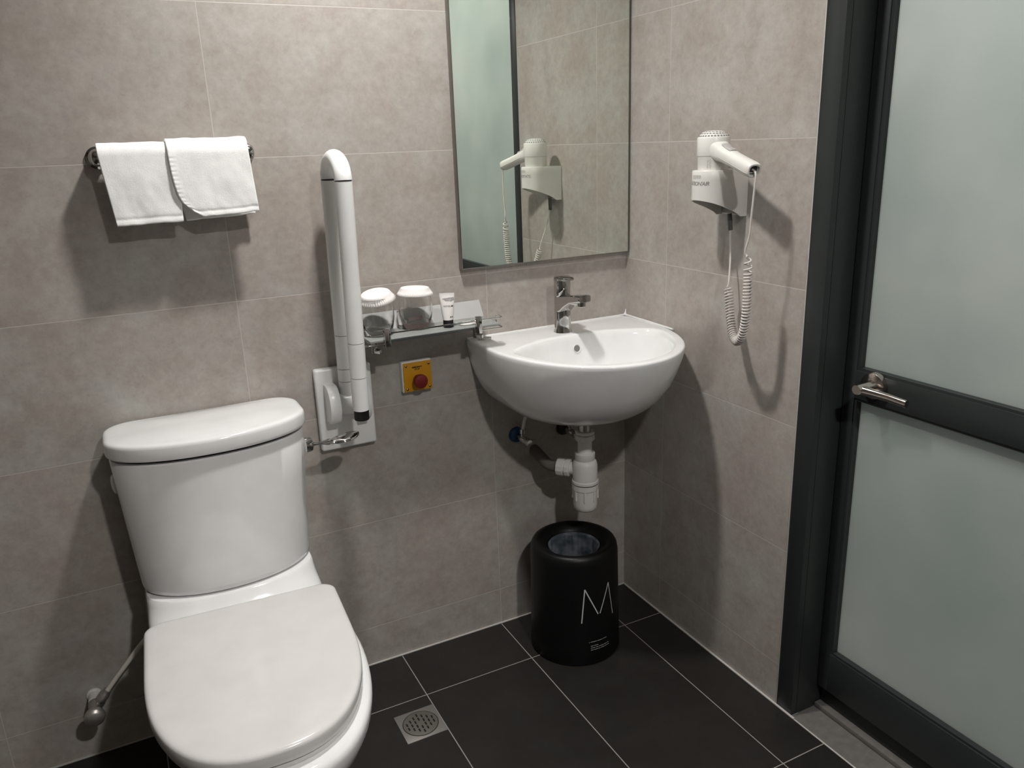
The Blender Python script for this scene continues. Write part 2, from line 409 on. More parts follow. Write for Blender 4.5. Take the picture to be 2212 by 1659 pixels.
fl = MB().lathe([(.0165, -.004), (.0165, .004), (.0155, .009), (.011, .012), (.0, .012)], (XC + .1885, -.165, .7125), (1, 0, 0), 24)
lev = fl.build('flush_lever', M_chrome, toilet)
# lever: thin neck, twist, oval paddle
def paddle():
    P = [(0.0, .0045, .0045, 0), (.010, .0042, .0032, 0), (.020, .0048, .0030, .1), (.032, .0105, .0028, .5), (.044, .0120, .0026, .6), (.049, .0090, .0034, .45), (.056, .0140, .0050, .3), (.068, .0185, .0056, .2), (.080, .0200, .0058, .2), (.094, .0185, .0056, .2), (.104, .0130, .0052, .2), (.110, .0060, .0042, .2), (.112, .002, .003, .2)]
    o = Vector((XC + .199, -.165, .7115)); d = Vector((1, .16, -.12)).normalized(); sd = Vector((-.16, 1, 0)).normalized(); up = d.cross(sd)
    secs = []
    for t, wy, wz, rl in P:
        c = o + d * t + Vector((0, 0, .012 * max(0, (t - .05) / .06) if t > .05 else 0)); s1 = sd * math.cos(rl * .5) + up * math.sin(rl * .5); u1 = d.cross(s1)
        secs.append([c + s1 * wy * math.cos(2 * PI * k / 16) + u1 * wz * math.sin(2 * PI * k / 16) for k in range(16)])
    return MB().loft(secs)
paddle().build('paddle', M_chrome, lev)
MB().lathe([(.021, -.004), (.021, .003), (.018, .006), (.010, .0085), (.0, .009)], (XC - .191, -.075, .675), (-1, 0, -.06), 24).build('side_cap', M_plast, toilet)

# ------------------------------------------------------------------ toilet stop valve
va = thing('stop_valve', 'small chrome angle stop valve low on wall at left of toilet', 'valve', (-1.452, -.04, .155))
MB().lathe([(.016, .0), (.016, .004), (.0125, .006), (.0125, .030), (.0, .030)], (-1.452, 0, .156), (0, -1, 0), 24).build('wall_nipple', M_plast, va)
M_old = mat('dull_chrome', (.52, .49, .46), .38, .85)
MB().lathe([(.0105, .030), (.013, .034), (.013, .05), (.010, .054), (.009, .064), (.0115, .067), (.0115, .071), (.0, .071)], (-1.452, 0, .156), (0, -1, -.03), 20).build('valve_body', M_old, va)
MB().lathe([(.010, .071), (.0195, .074), (.0215, .080), (.0200, .088), (.014, .093), (.0, .094)], (-1.452, 0, .156), (0, -1, -.03), 24).build('handwheel', M_old, va)
nd = Vector((.66, -.06, .75)).normalized(); n0 = Vector((-1.4490, -.043, .154))
MB().lathe([(.008, .0), (.008, .016), (.0115, .018), (.0115, .033), (.009, .036), (.0085, .044), (.0, .044)], n0, nd, 20).build('outlet_nut', M_old, va)
hs = n0 + nd * .04
MB().tube(catmull([hs, hs + nd * .05, hs + nd * .12, hs + nd * .19 + Vector((.004, -.004, 0)), Vector((-1.255, -.075, .385)), Vector((-1.245, -.08, .444))], 8), .0054, 12).build('hose', mat('hose_plastic', (.74, .70, .63), .45), va)

# ------------------------------------------------------------------ towel rail + towels
BY, BZ, BR = -.050, 1.3225, .0160
rl = thing('towel_rail', 'chrome wall towel rail carrying two white hand towels', 'towel rail', (-1.11, 0, BZ))
bar_prof = [(.0, -.1505), (.0085, -.1500), (.0130, -.1480), (.0155, -.1445), (BR, -.1400), (BR, .1400), (.0155, .1445), (.0130, .1480), (.0085, .1500), (.0, .1505)]
MB().lathe(bar_prof, (-1.1115, BY, BZ), (1, 0, 0), 36).build('bar', M_chrome, rl)
for xx in (-1.2475, -.9755):
    MB().lathe([(.0215, 0), (.0215, .006), (.0170, .009), (.0150, .012), (.0150, .038), (.0, .038)], (xx - .002 if xx < -1.1 else xx, 0, BZ), (0, -1, 0), 32).build('post', M_chrome, rl)

def towel(name, label, xt0, xt1, xb0, xb1, ztop, zb0, zb1, zback, rad, curl, seed):
    """draped sheet: front hem -> over the bar -> back hem; u across, v along"""
    nu, nv = 60, 90
    vs, fs = [], []
    for j in range(nv + 1):
        v = j / nv
        for i in range(nu + 1):
            u = i / nu
            if v < .44:                                   # front fall
                t = v / .44
                zb = zb0 + (zb1 - zb0) * u
                z = zb + (ztop - rad - zb) * t; y = BY - rad - .002 * (1 - t)
                k = 1 - t
            elif v < .56:
                a = (v - .44) / .12 * PI
                z = ztop - rad + rad * math.sin(a); y = BY - rad * math.cos(a); k = 0
            else:
                t = (v - .56) / .44
                zb = zback + (zb1 - zb0) * u
                z = ztop - rad + (zb - ztop + rad) * t; y = BY + rad - .004 * t; k = t
            x0 = xt0 + (xb0 - xt0) * k; x1 = xt1 + (xb1 - xt1) * k
            if curl and v < .5:                           # soft inward sweep of the left edge
                x0 += .020 * max(0, k - .62) ** 1.3 * 2.0 - .006 * math.sin(k * PI)
                if u < .16:                               # lifted corner
                    z += .014 * (1 - u / .16) ** 1.2 * max(0, 1 - (1 - k) * 4)
            x = x0 + (x1 - x0) * u
            n1 = noise.noise(Vector((u * 3.1 + seed, v * 5.0, seed))); n2 = noise.noise(Vector((u * 9 + seed, v * 14, 3.3)))
            y += (n1 * .0035 + n2 * .0008) * (.35 + .65 * k)
            z += noise.noise(Vector((u * 6, seed, 1.7))) * .0016
            if curl and v < .46 and u < .10:              # ruffled selvedge
                y -= .0022 * (1 - u / .10) * (1 + math.sin(v * 210)) * .5
            if v < .05 and v > .028: y += .0011            # hem stitch groove
            vs.append((x, y, z))
    W_ = nu + 1
    for j in range(nv):
        for i in range(nu): fs.append((j * W_ + i, j * W_ + i + 1, (j + 1) * W_ + i + 1, (j + 1) * W_ + i))
    o = MB().add(vs, fs).build(name, M_towel, None, smooth=180)
    md = o.modifiers.new('thick', 'SOLIDIFY'); md.thickness = .006; md.offset = 0
    sb = o.modifiers.new('soft', 'SUBSURF'); sb.levels = 1; sb.render_levels = 1
    return o
t1 = towel('hand_towel', 'white hand towel on left half of rail, partly beneath the other towel', -1.2505, -1.110, -1.2375, -1.1165, 1.3465, 1.1935, 1.1955, 1.197, .0200, False, 2.0)
tag(t1, t1.get('label') or 'white hand towel hanging on left half of rail, tucked under its neighbour', 'towel', 'white hand towels on the rail')
t2 = towel('hand_towel', '', -1.1285, -.9755, -1.1075, -.9690, 1.3515, 1.2005, 1.2055, 1.1925, .0268, True, 8.0)
tag(t2, 'white hand towel with curled ruffled edge on right half of rail, lapping the other', 'towel', 'white hand towels on the rail')

# ------------------------------------------------------------------ grab rail (folded up)
gr = thing('grab_rail', 'white fold-up support rail raised upright on the wall beside the toilet tank', 'grab rail', (-.8155, 0, .73))
MB().box(-.883, -.748, -.0215, 0, .6325, .8345, .006, 3).build('mounting_plate', M_rail, gr)
GX = -.8165
def cheek(x0, x1):
    """upright hinge cheek: D-shaped plate seen edge on"""
    out = []
    prof = [(-.018, .800), (-.040, .800)] + [(-.040 - .036 * math.sin(a), .752 + .048 * math.cos(a)) for a in [PI * k / 16 for k in range(0, 15)]] + [(-.030, .706), (-.018, .704)]
    s0 = [Vector((x0, y, z)) for y, z in prof]; s1 = [Vector((x1, y, z)) for y, z in prof]
    ym = sum(p[0] for p in prof) / len(prof); zm = sum(p[1] for p in prof) / len(prof)
    def sc(sec, f): return [Vector((p.x, ym + (p.y - ym) * f, zm + (p.z - zm) * f)) for p in sec]
    d = .0025 * (1 if x1 > x0 else -1)
    def sh(sec, dx): return [p + Vector((dx, 0, 0)) for p in sec]
    return MB().loft([sc(s0, .95), sh(s0, d), sh(s1, -d), sc(s1, .95)])
cheek(-.8650, -.8400).build('hinge_cheek', M_rail, gr)
cheek(-.7930, -.7680).build('hinge_cheek', M_rail, gr)
MB().lathe([(.026, -.026), (.027, -.024), (.027, .024), (.026, .026)], (GX, -.046, .752), (1, 0, 0), 32).build('hinge_barrel', M_rail, gr)
RT = .0182
def leg_pt(y0, z): return Vector((GX, y0 - .026 * (z - .80) / .45, z))
yb_, yf_ = -.047, -.1565
ztop_s = 1.2605
pb, pf = leg_pt(yb_, ztop_s), leg_pt(yf_, ztop_s)
mid = (pb + pf) / 2; rad = (pb.y - pf.y) / 2
# top bend
bend = [Vector((GX, mid.y + rad * math.cos(a), ztop_s + .0035 + (1.28 - ztop_s - .020 + .012) * 0 + rad * .74 * math.sin(a))) for a in [PI * k / 28 for k in range(29)]]
MB().tube([leg_pt(yb_, ztop_s + .0015)] + bend + [leg_pt(yf_, ztop_s + .0015)], RT, 28).build('bend', M_rail, gr)
def seg(y0, z0, z1, name='sleeve', m=M_rail, r=RT): return MB().tube([leg_pt(y0, z0), leg_pt(y0, (z0 + z1) / 2), leg_pt(y0, z1)], r, 28).build(name, m, gr)
def chain(y0, zs):
    for a, b_ in zip(zs[:-1], zs[1:]):
        seg(y0, a + .0007, b_ - .0007)
    for z in zs[1:]: seg(y0, z - .0012, z + .0012, 'seam_ring', M_seam, RT - .0008)
chain(yb_, (.762, .8085, .8385, .918, ztop_s))
chain(yf_, (.7665, .843, .9215, ztop_s))
seg(yf_, .7440, .7665, 'end_cap', M_black, RT - .0015)

# ------------------------------------------------------------------ glass shelf
sh = thing('glass_shelf', 'small frosted glass shelf with chrome guard rail left of the washbasin', 'shelf', (-.62, 0, .908))
SZ = .908
gx0, gx1 = -.775, -.452
MB().box(gx0, gx1, -.128, -.004, SZ - .004, SZ + .002, .0015).build('glass_panel', M_frostshelf, sh)
led = MB().loft([[Vector((x, y, z)) for y, z in ((-.002, SZ + .002), (-.030, SZ + .002), (-.006, SZ + .039), (-.002, SZ + .039))] for x in (-.76, -.4500)])
led.build('back_strip', M_ledge, sh, smooth=0)
for px in (-.737, -.513):
    MB().box(px - .0068, px + .0068, -.1425, -.1300, SZ - .013, SZ + .027, .001).build('post', M_chrome, sh)
for zz, nm in ((SZ + .018, 'guard_wire'), (SZ - .009, 'lower_wire')):
    pass
gw = MB()
zt, zb = SZ + .017, SZ - .0075
def loop(x_in, x_out, sx):
    r = .012
    top = [(x_in, -.135, zt), (x_out - sx * r, -.135, zt)] + [(x_out - sx * r + sx * r * math.sin(a), -.135 + r - r * math.cos(a), zt) for a in [PI / 2 * k / 6 for k in range(1, 7)]]
    top += [(x_out, -.102, zt)]
    drop = [(x_out, -.102 + .006 * math.sin(a), (zt + zb) / 2 + (zt - zb) / 2 * math.cos(a)) for a in [PI * k / 10 for k in range(1, 10)]]
    bot = [(p[0], p[1], zb) for p in reversed(top)]
    return top + drop + bot
gw.tube([(-.737, -.1365, zt), (-.513, -.1365, zt)], .0018, 8)
gw.tube(loop(-.513, -.447, 1), .0018, 8); gw.tube(loop(-.737, -.786, -1), .0018, 8)
gw.build('guard_wire', M_chrome, sh)
MB().box(-.7295, -.5205, -.1312, -.1282, SZ - .0055, SZ + .0005, .0008).build('front_edge', mat('shelf_edge', (.10, .11, .105), .2), sh)
for px in (-.757, -.5015):
    m_ = MB().box(px - .006, px + .006, -.09, 0, SZ - .016, SZ - .0045, .0012).box(px - .006, px + .006, -.100, -.088, SZ - .034, SZ - .006, .001)
    m_.lathe([(.006, 0), (.006, .016), (.005, .017), (.0, .017)], (px, -.098, SZ - .028), (.55, -1, 0), 4)
    m_.build('bracket', M_chrome, sh, smooth=30)

def tumbler(cx, cy, lid_dir, lab, lab2, tilt):
    g = MB()
    z0 = SZ + .0022
    outer = [(.0, .0), (.026, .0), (.0295, .002), (.0325, .010), (.0365, .026), (.0385, .042), (.0385, .06), (.0370, .078), (.0355, .088)]
    inner = [(.0343, .0875), (.0358, .078), (.0372, .06), (.0372, .042), (.0350, .028), (.0300, .0165), (.018, .0135), (.0, .0130)]
    n = 40
    secs = [[Vector((cx + r * math.cos(2 * PI * k / n), cy + r * math.sin(2 * PI * k / n), z0 + h)) for k in range(n)] for r, h in outer[1:] + inner[:-1]]
    g.loft(secs, True, True)
    o = g.build('tumbler', M_glassclear, None, smooth=50); tag(o, lab, 'glass', 'tumblers on the glass shelf')
    # pleated paper cover
    c = MB(); n = 96; secs = []
    for r, h, pl in ((.0, .0975, 0), (.02, .0975, 0), (.031, .0968, 0), (.0325, .0960, .0), (.0350, .0915, .0006), (.0385, .0855, .0009), (.0430, .0795, .0012)):
        if r == 0: continue
        ring = []
        for k in range(n):
            a = 2 * PI * k / n; rr = r + (pl if k % 2 else -pl)
            p = Vector((rr * math.cos(a), rr * math.sin(a), h - .0935))
            ring.append(p)
        secs.append(ring)
    R_ = Matrix.Rotation(tilt[0], 4, 'X') @ Matrix.Rotation(tilt[1], 4, 'Y')
    secs = [[R_ @ p + Vector((cx, cy, z0 + .0935)) for p in ring] for ring in secs]
    c.loft(secs[::-1], False, True)
    o2 = c.build('paper_cover', M_paper, None, smooth=35); tag(o2, lab2, 'glass cover', 'paper covers on the tumblers')
    md = o2.modifiers.new('thick', 'SOLIDIFY'); md.thickness = .0006; md.offset = 1
tumbler(-.7365, -.0735, 0, 'clear glass tumbler at left end of shelf, half behind the raised rail', 'white pleated paper cover tipped over the left tumbler', (.16, -.16))
tumbler(-.6370, -.0590, 0, 'clear glass tumbler in the middle of the shelf', 'white pleated paper cover lying level on the middle tumbler', (-.02, .04))

def cosmetic(loc, hgt, wid, capr, caph, ang, name_group):
    """upright toiletry tube: round shoulder on a cap, flat crimp at the top"""
    x, y, z = loc; n = 28; secs = []
    ca, sa = math.cos(ang), math.sin(ang)
    for k in range(9):
        t = k / 8; rx = capr * 1.02 + (wid / 2 - capr * 1.02) * t ** .8; ry = capr * 1.02 * (1 - t) ** .7 + .0009
        zz = z + caph + .001 + (hgt - caph) * .92 * t
        secs.append([Vector((x + rx * math.cos(2 * PI * i / n) * ca - ry * math.sin(2 * PI * i / n) * sa, y + rx * math.cos(2 * PI * i / n) * sa + ry * math.sin(2 * PI * i / n) * ca, zz)) for i in range(n)])
    last = [p + Vector((0, 0, (hgt - caph) * .08)) for p in secs[-1]]; secs.append(last)
    return MB().loft(secs), MB().lathe([(capr * .95, 0), (capr, .001), (capr, caph - .001), (capr * .95, caph), (0, caph)], (x, y, z), (0, 0, 1), 28)
tA = -.42
tz = SZ + .0022
tb = thing('toiletry_tube', 'white toiletry tube standing on its black cap at right of the tumblers', 'tube', (-.572, -.0950, tz), 'toiletry tubes on the shelf')
TH = .0800
bd, cp = cosmetic((-.572, -.0950, tz), TH, .0355, .0122, .0175, tA, '')
bdo = bd.build('tube_body', M_paper, tb, smooth=60); cp.build('cap', M_black, tb)
def tube_map(u, v):      # u across, v height above the shelf -> on the tube's front
    t = (v - .0185) / (TH - .0175) / .92; t = min(max(t, 0), 1)
    rx = .01244 + (.01775 - .01244) * t ** .8; ry = .01244 * (1 - t) ** .7 + .0009
    uu = max(-.97, min(.97, u / rx)); d = -(ry * math.sqrt(1 - uu * uu)) - .00025
    ca, sa = math.cos(tA), math.sin(tA)
    return Vector((-.572 + u * ca - d * sa, -.0950 + u * sa + d * ca, tz + v))
def put_text(mb, txt, size, cu, cv, fn, shear=0, heavy=0, spacing=1.0):
    vs, fs = text_polys(txt, size, shear, heavy, spacing); mb.add([fn(cu + p.x, cv + p.y) for p in vs], fs)
tt = MB(); put_text(tt, 'HOTEL', .0056, -.0008, .0510, tube_map); put_text(tt, 'MI', .0056, .0112, .0510, tube_map, 0, .00012)
for k, uu in enumerate((.0055, .0088)):
    for vv in (.0240, .0254, .0268): tt.add([tube_map(uu, vv), tube_map(uu + .0026, vv), tube_map(uu + .0026, vv + .0008), tube_map(uu, vv + .0008)], [(0, 1, 2, 3)])
tt.build('printed_text', M_ink, bdo, smooth=0)
pt = MB()
top = [(-.0105, .0688), (-.004, .0698), (.003, .0705), (.010, .0712), (.0162, .0714)]
bot = [(-.0100, .0670), (-.004, .0636), (.001, .0624), (.006, .0634), (.0085, .0616), (.0115, .0634), (.0162, .0642)]
for k in range(24):
    u0 = -.0108 + .0270 * k / 24; u1 = -.0108 + .0270 * (k + 1) / 24
    def itp(L, u):
        for a, b2 in zip(L[:-1], L[1:]):
            if u <= b2[0]: return a[1] + (b2[1] - a[1]) * max(0, (u - a[0])) / (b2[0] - a[0])
        return L[-1][1]
    j = noise.noise(Vector((k * 1.7, 0, 0))) * .0012
    pt.add([tube_map(u0, itp(bot, u0) + j), tube_map(u1, itp(bot, u1) + j), tube_map(u1, itp(top, u1)), tube_map(u0, itp(top, u0))], [(0, 1, 2, 3)])
pt.build('printed_pattern', M_pattern, bdo, smooth=0)
tb2 = thing('toiletry_tube', 'slim white tube leaning between the two tumblers', 'tube', (-.672, -.045, tz), 'toiletry tubes on the shelf')
bd, cp = cosmetic((-.672, -.045, tz), .045, .016, .006, .009, -.3, '')
bd.build('tube_body', M_paper, tb2, smooth=60); cp.build('cap', mat('grey_cap', (.28, .27, .26), .4), tb2)
MB().box(-.6800, -.6640, -.0450, -.0435, tz + .0408, tz + .0425).build('crimp_stripe', M_ink2, tb2, smooth=0)
pk = MB().box(-.651, -.612, -.034, -.0315, tz, tz + .020, .0008); o = pk.build('sachet', M_pink, None); tag(o, 'small pinkish packet upright behind the middle tumbler', 'packet')
# oval white piece
ob = MB().loft([[Vector((-.5225 + a * math.cos(2 * PI * k / 32) * .021, -.0985 + a * math.sin(2 * PI * k / 32) * .011, tz + h)) for k in range(32)] for a, h in ((.85, 0), (1, .002), (.98, .0045), (.86, .0062), (.62, .0058), (.45, .0050))])
ob.tube(catmull([(-.540, -.093, tz + .003), (-.550, -.088, tz + .004), (-.562, -.080, tz + .004)], 5), .0022, 8)
tag(ob.build('soap', M_paper), 'small white oval soap piece lying at right end of glass shelf', 'soap')

# ------------------------------------------------------------------ emergency button
eb = thing('emergency_button', 'square yellow emergency stop plate with red push button under the glass shelf', 'emergency button', (-.632, 0, .78))
ex0, ex1, ez0, ez1 = -.6715, -.5935, .7385, .8215
MB().box(ex0 + .0015, ex1 + .0005, -.016, 0, ez0 + .003, ez1 - .002, .0015).build('back_box', M_plast, eb)
plate = MB().box(ex0 + .0045, ex1 - .0005, -.0195, -.016, ez0 + .0045, ez1 - .0055, .0012).build('face_plate', M_yellow, eb)
for xx in (ex0 + .0115, ex1 - .0075):
    for zz in (ez0 + .0115, ez1 - .0125):
        MB().lathe([(.0032, 0), (.0030, .0012), (.0015, .0022), (.0, .0023)], (xx, -.0195, zz), (0, -1, 0), 14).build('screw', mat('screw_bronze', (.30, .22, .14), .3, 1.0), eb)
ecx, ecz = -.6310, .7715
MB().lathe([(.0125, 0), (.0125, .012), (.0170, .015), (.0175, .018), (.0175, .022), (.0165, .0245), (.012, .0262), (.0, .0268)], (ecx, -.0195, ecz), (0, -1, 0), 36).build('push_button', M_red, eb)
tx = MB(); put_text(tx, 'EMERGENCY', .0050, -.6315, .8035, lambda u, v: Vector((u, -.0198, v)), 0, .00022, .86); put_text(tx, 'STOP', .0056, -.6315, .7980, lambda u, v: Vector((u, -.0198, v)), 0, .00022)
tx.build('lettering', M_ink, plate, smooth=0)

# ------------------------------------------------------------------ washbasin
BX = -.2455
bs = thing('washbasin', 'white wall-hung ceramic washbasin in the corner under the mirror', 'washbasin', (BX, 0, .85))
def outline(a, d, v0, n=2.0, N=64):
    """D outline, origin at wall centre: list of (u, v) with v outward from the wall"""
    P = [(-a, 0)]
    for k in range(N + 1):
        t = PI * k / N; c, s_ = math.cos(t), math.sin(t)
        P.append((-a * math.copysign(abs(c) ** (2 / n), c), v0 + (d - v0) * abs(s_) ** (2 / n)))
    P.append((a, 0)); return P
CEN = (0.0, .20)
def star(P, angs, cen=CEN):
    out = []
    n = len(P)
    for a in angs:
        dx, dy = math.cos(a), math.sin(a); best = None
        for i in range(n):
            x0, y0 = P[i]; x1, y1 = P[(i + 1) % n]; ex, ey = x1 - x0, y1 - y0
            den = dx * ey - dy * ex
            if abs(den) < 1e-12: continue
            t = ((x0 - cen[0]) * ey - (y0 - cen[1]) * ex) / den; s_ = ((x0 - cen[0]) * dy - (y0 - cen[1]) * dx) / den
            if t > 0 and -1e-9 <= s_ <= 1 + 1e-9 and (best is None or t < best): best = t
        out.append((cen[0] + dx * best, cen[1] + dy * best))
    return out
angs = [2 * PI * k / 160 for k in range(160)]
for su in (-1, 1):
    ac = math.atan2(-CEN[1], su * .2455) % (2 * PI)
    i_ = min(range(160), key=lambda k: abs(angs[k] - ac)); angs[i_] = ac
def bsec(P, z, cen=CEN): return [Vector((BX + u, -v - .0005, z)) for u, v in star(P, angs, cen)]
A0, DD, V0 = .2425, .4455, .13
secs = []
for z, fa, fd in ((.648, .18, .05), (.6495, .34, .17), (.6545, .48, .30), (.663, .60, .42), (.677, .71, .545), (.697, .795, .655), (.723, .87, .76), (.755, .93, .85), (.79, .97, .92), (.82, .990, .970), (.838, .998, .992), (.846, 1.0, .998), (.8495, .995, .994), (.851, .985, .985)):
    d = .172 + (DD - .172) * fd; v0 = min(V0, d * .5)
    secs.append(bsec(outline(A0 * fa, d, v0, 2.0), z, (0, min(.20, d * .5))))
def inner_r(ins, vb, ends, smooth=5):
    """inner rim: the outer D pulled in by ins, closed at the back by a shallow arch"""
    P = star(outline(A0 - ins, DD - ins, V0, 2.0), angs)
    out = []
    for (u, v), a in zip(P, angs):
        du, dv = u - CEN[0], v - CEN[1]; t = 1.0
        for k in range(900):
            uu = CEN[0] + du * t; vv = CEN[1] + dv * t
            if vv >= vb + ends * (uu / .2) ** 2: break
            t -= 1 / 900
        out.append(math.hypot(du, dv) * t)
    for _ in range(smooth): out = [(out[k - 1] + 2 * out[k] + out[(k + 1) % len(out)]) / 4 for k in range(len(out))]
    return out
R0 = inner_r(.021, .120, .055, 14)
def isec(f, z, cen=None, dz=0):
    c = cen or CEN
    return [Vector((BX + CEN[0] + math.cos(a) * r * f + (c[0] - CEN[0]), -(CEN[1] + math.sin(a) * r * f + (c[1] - CEN[1])) - .0005, z)) for a, r in zip(angs, R0)]
rim_o, rim_i = secs[-1], isec(1.0, .8513)
for t in (.10, .5, .90): secs.append([p.lerp(q, t) for p, q in zip(rim_o, rim_i)])
for p in secs[-3]: p.z = .8513
for p in secs[-2]: p.z = .8514
for p in secs[-1]: p.z = .8514
for f, z, cv in ((1.0, .8513, .20), (.985, .8503, .20), (.965, .8475, .2005), (.94, .838, .202), (.905, .818, .204), (.86, .792, .206), (.79, .766, .207), (.69, .745, .206), (.54, .731, .202), (.34, .7235, .196), (.12, .7205, .190)):
    secs.append(isec(f, z, (0, cv)))
body = MB().loft(secs, True, True).build('basin_body', M_cer, bs, smooth=50)
MB().lathe([(.019, 0), (.019, .002), (.0, .0015)], (BX, -.190, .7207), (0, 0, 1), 24).build('drain_ring', M_chrome, bs)
# overflow hole on the inner back wall
oc = Vector((BX + .004, -(.2042 - R0[120] * .903) - .0022, .817))
MB().lathe([(.0085, 0), (.0102, .0009), (.0106, -.004)][::-1], oc, (0, -1, .22), 24, False).build('overflow_rim', M_plast, bs)
MB().lathe([(.0086, -.0005), (.0, -.0006)], oc, (0, -1, .22), 24).build('overflow_hole', mat('overflow_dark', (.20, .195, .19), .5), bs)
sl = MB().tube([(-.486, -.0015, .8505), (-.25, -.0015, .851), (-.003, -.0015, .8515)], .0028, 8).tube([(-.0025, -.001, .8515), (-.0028, -.12, .8505), (-.0030, -.215, .849)], .0032, 8)
sl.lathe([(.006, 0), (.0025, .006), (.0008, .016), (.0, .017)], (-.003, -.003, .852), (.05, -.05, 1), 10)
sl.build('sealant', M_plast, bs)
fb = MB().tube(catmull([(-.470, -.034, .8555), (-.456, -.044, .8565), (-.442, -.052, .8555)], 6), [.0035] * 6 + [.0042] * 6 + [.003], 10)
tag(fb.build('plastic_scrap', M_clearplast), 'small cloudy plastic scrap lying on left rear corner of washbasin', 'scrap')

# ------------------------------------------------------------------ tap
TX, TY, TZ0 = -.2485, -.0765, .8512
tp = thing('basin_tap', 'chrome single-lever mixer tap standing on the washbasin', 'tap', (TX, TY, TZ0))
MB().lathe([(.0238, 0), (.0232, .003), (.0215, .012), (.0208, .03), (.0208, .088), (.0200, .0915), (.0, .0915)], (TX, TY, TZ0), (0, 0, 1), 40).build('tap_body', M_chrome, tp)
def rr(w_, h_, r_, n=5):
    P = []
    for cx_, cz_, a0 in ((w_ - r_, h_ - r_, 0), (-w_ + r_, h_ - r_, PI / 2), (-w_ + r_, -h_ + r_, PI), (w_ - r_, -h_ + r_, 1.5 * PI)):
        for k in range(n + 1): P.append((cx_ + r_ * math.cos(a0 + PI / 2 * k / n), cz_ + r_ * math.sin(a0 + PI / 2 * k / n)))
    return P
secs = []
for t, w_, h_, dz in ((0.0, .0200, .0215, .0715), (.018, .0200, .0195, .0765), (.035, .0195, .0150, .0845), (.06, .0182, .0108, .0935), (.104, .0170, .0088, .1010), (.1085, .0162, .0080, .1015)):
    secs.append([Vector((TX + x, TY - t, TZ0 + dz + z)) for x, z in rr(w_, h_, min(.0045, h_ * .6))])
sp = MB().loft(secs).build('spout', M_chrome, tp)
MB().lathe([(.0, -.012), (.0095, -.012), (.0105, -.011), (.0105, 0), (.0, 0)], (TX, TY - .094, TZ0 + .0930), (0, -.05, 1), 24).build('aerator', M_chrome, sp)
lv = MB().lathe([(.0, .0925), (.0205, .0925), (.0212, .094), (.0212, .138), (.0200, .1425), (.0, .1440)], (TX, TY, TZ0), (0, 0, 1), 40)
secs = []
for t, w_, h_, dz in ((0.0, .0190, .0045, .1385), (.02, .0185, .0040, .1390), (.034, .0150, .0032, .1395), (.041, .0090, .0022, .1400)):
    secs.append([Vector((TX + x, TY - t, TZ0 + dz + z)) for x, z in rr(w_, h_, h_ * .8)])
lv.loft(secs); lv.build('lever_handle', M_chrome, tp)

# ------------------------------------------------------------------ bottle trap
PX, PY = -.245, -.1725
tr = thing('bottle_trap', 'white plastic bottle trap hanging under the washbasin', 'trap', (PX, PY, .38))
MB().lathe([(.0165, .598), (.0165, .652)], (PX, PY, 0), (0, 0, 1), 24).build('tailpiece', M_brush, tr)
def hexnut(r, z0, z1, n=8):
    return MB().lathe([(r * .93, z0), (r, z0 + .002), (r, z1 - .002), (r * .93, z1)], (PX, PY, 0), (0, 0, 1), n)
hexnut(.0255, .5995, .6075, 8).build('union_nut', M_pp, tr, smooth=20)
hexnut(.0258, .583, .598, 10).build('union_nut', M_pp, tr, smooth=20)
MB().lathe([(.0185, .538), (.0185, .585)], (PX, PY, 0), (0, 0, 1), 28).build('inlet_pipe', M_pp, tr)
MB().lathe([(.0240, .528), (.0262, .531), (.0262, .548), (.0245, .5495), (.0200, .5495)], (PX, PY, 0), (0, 0, 1), 24).build('collar_nut', M_pp, tr)
MB().lathe([(.012, .532), (.024, .530), (.0300, .524), (.0325, .514), (.0325, .474), (.0350, .472), (.0352, .4655)], (PX, PY, 0), (0, 0, 1), 40).build('trap_body', M_pp, tr)
MB().lathe([(.0345, .4628), (.0345, .4660)], (PX, PY, 0), (0, 0, 1), 40).build('seal_ring', M_black, tr)
cup = MB().lathe([(.0, .3845), (.017, .3848), (.0255, .3880), (.0300, .3945), (.0316, .404), (.0322, .430), (.0325, .446), (.0352, .449), (.0355, .4630)], (PX, PY, 0), (0, 0, 1), 40)
for k in range(8):
    a = 2 * PI * k / 8 + .2; q = Matrix.Rotation(a, 3, 'Z'); bm = bmesh.new(); bmesh.ops.create_cube(bm, size=1)
    for v in bm.verts: v.co = q @ Vector((.0325 + v.co.x * .0048, v.co.y * .0034, 0)) + Vector((PX, PY, .435 + v.co.z * .030))
    cup.from_bm(bm)
cup.build('trap_cup', M_pp, tr, smooth=35)
o0 = Vector((PX, PY, .498)); od = Vector((-.62, .75, .02)).normalized()
MB().lathe([(.0165, .022), (.0165, .052)], o0, od, 24).build('outlet_stub', M_pp, tr)
MB().lathe([(.021, .040), (.0235, .042), (.0235, .052), (.0200, .054), (.0205, .056), (.0245, .058), (.0245, .074), (.0225, .076), (.0, .076)], o0, od, 12).build('outlet_nut', M_pp, tr, smooth=20)
p0 = o0 + od * .07
MB().tube(catmull([p0, p0 + od * .03, Vector((-.3125, -.060, .510)), Vector((-.309, -.028, .513)), Vector((-.305, -.001, .513))], 8), .0150, 20).build('waste_pipe', M_ppold, tr)
MB().lathe([(.026, 0), (.026, .004), (.0175, .008), (.0, .008)], (-.305, 0, .513), (0, -1, 0), 28).build('wall_flange', M_wall_b, tr)
tr.children[-1].data.materials[0] = mat('grey_mortar', (.14, .125, .11), .8)

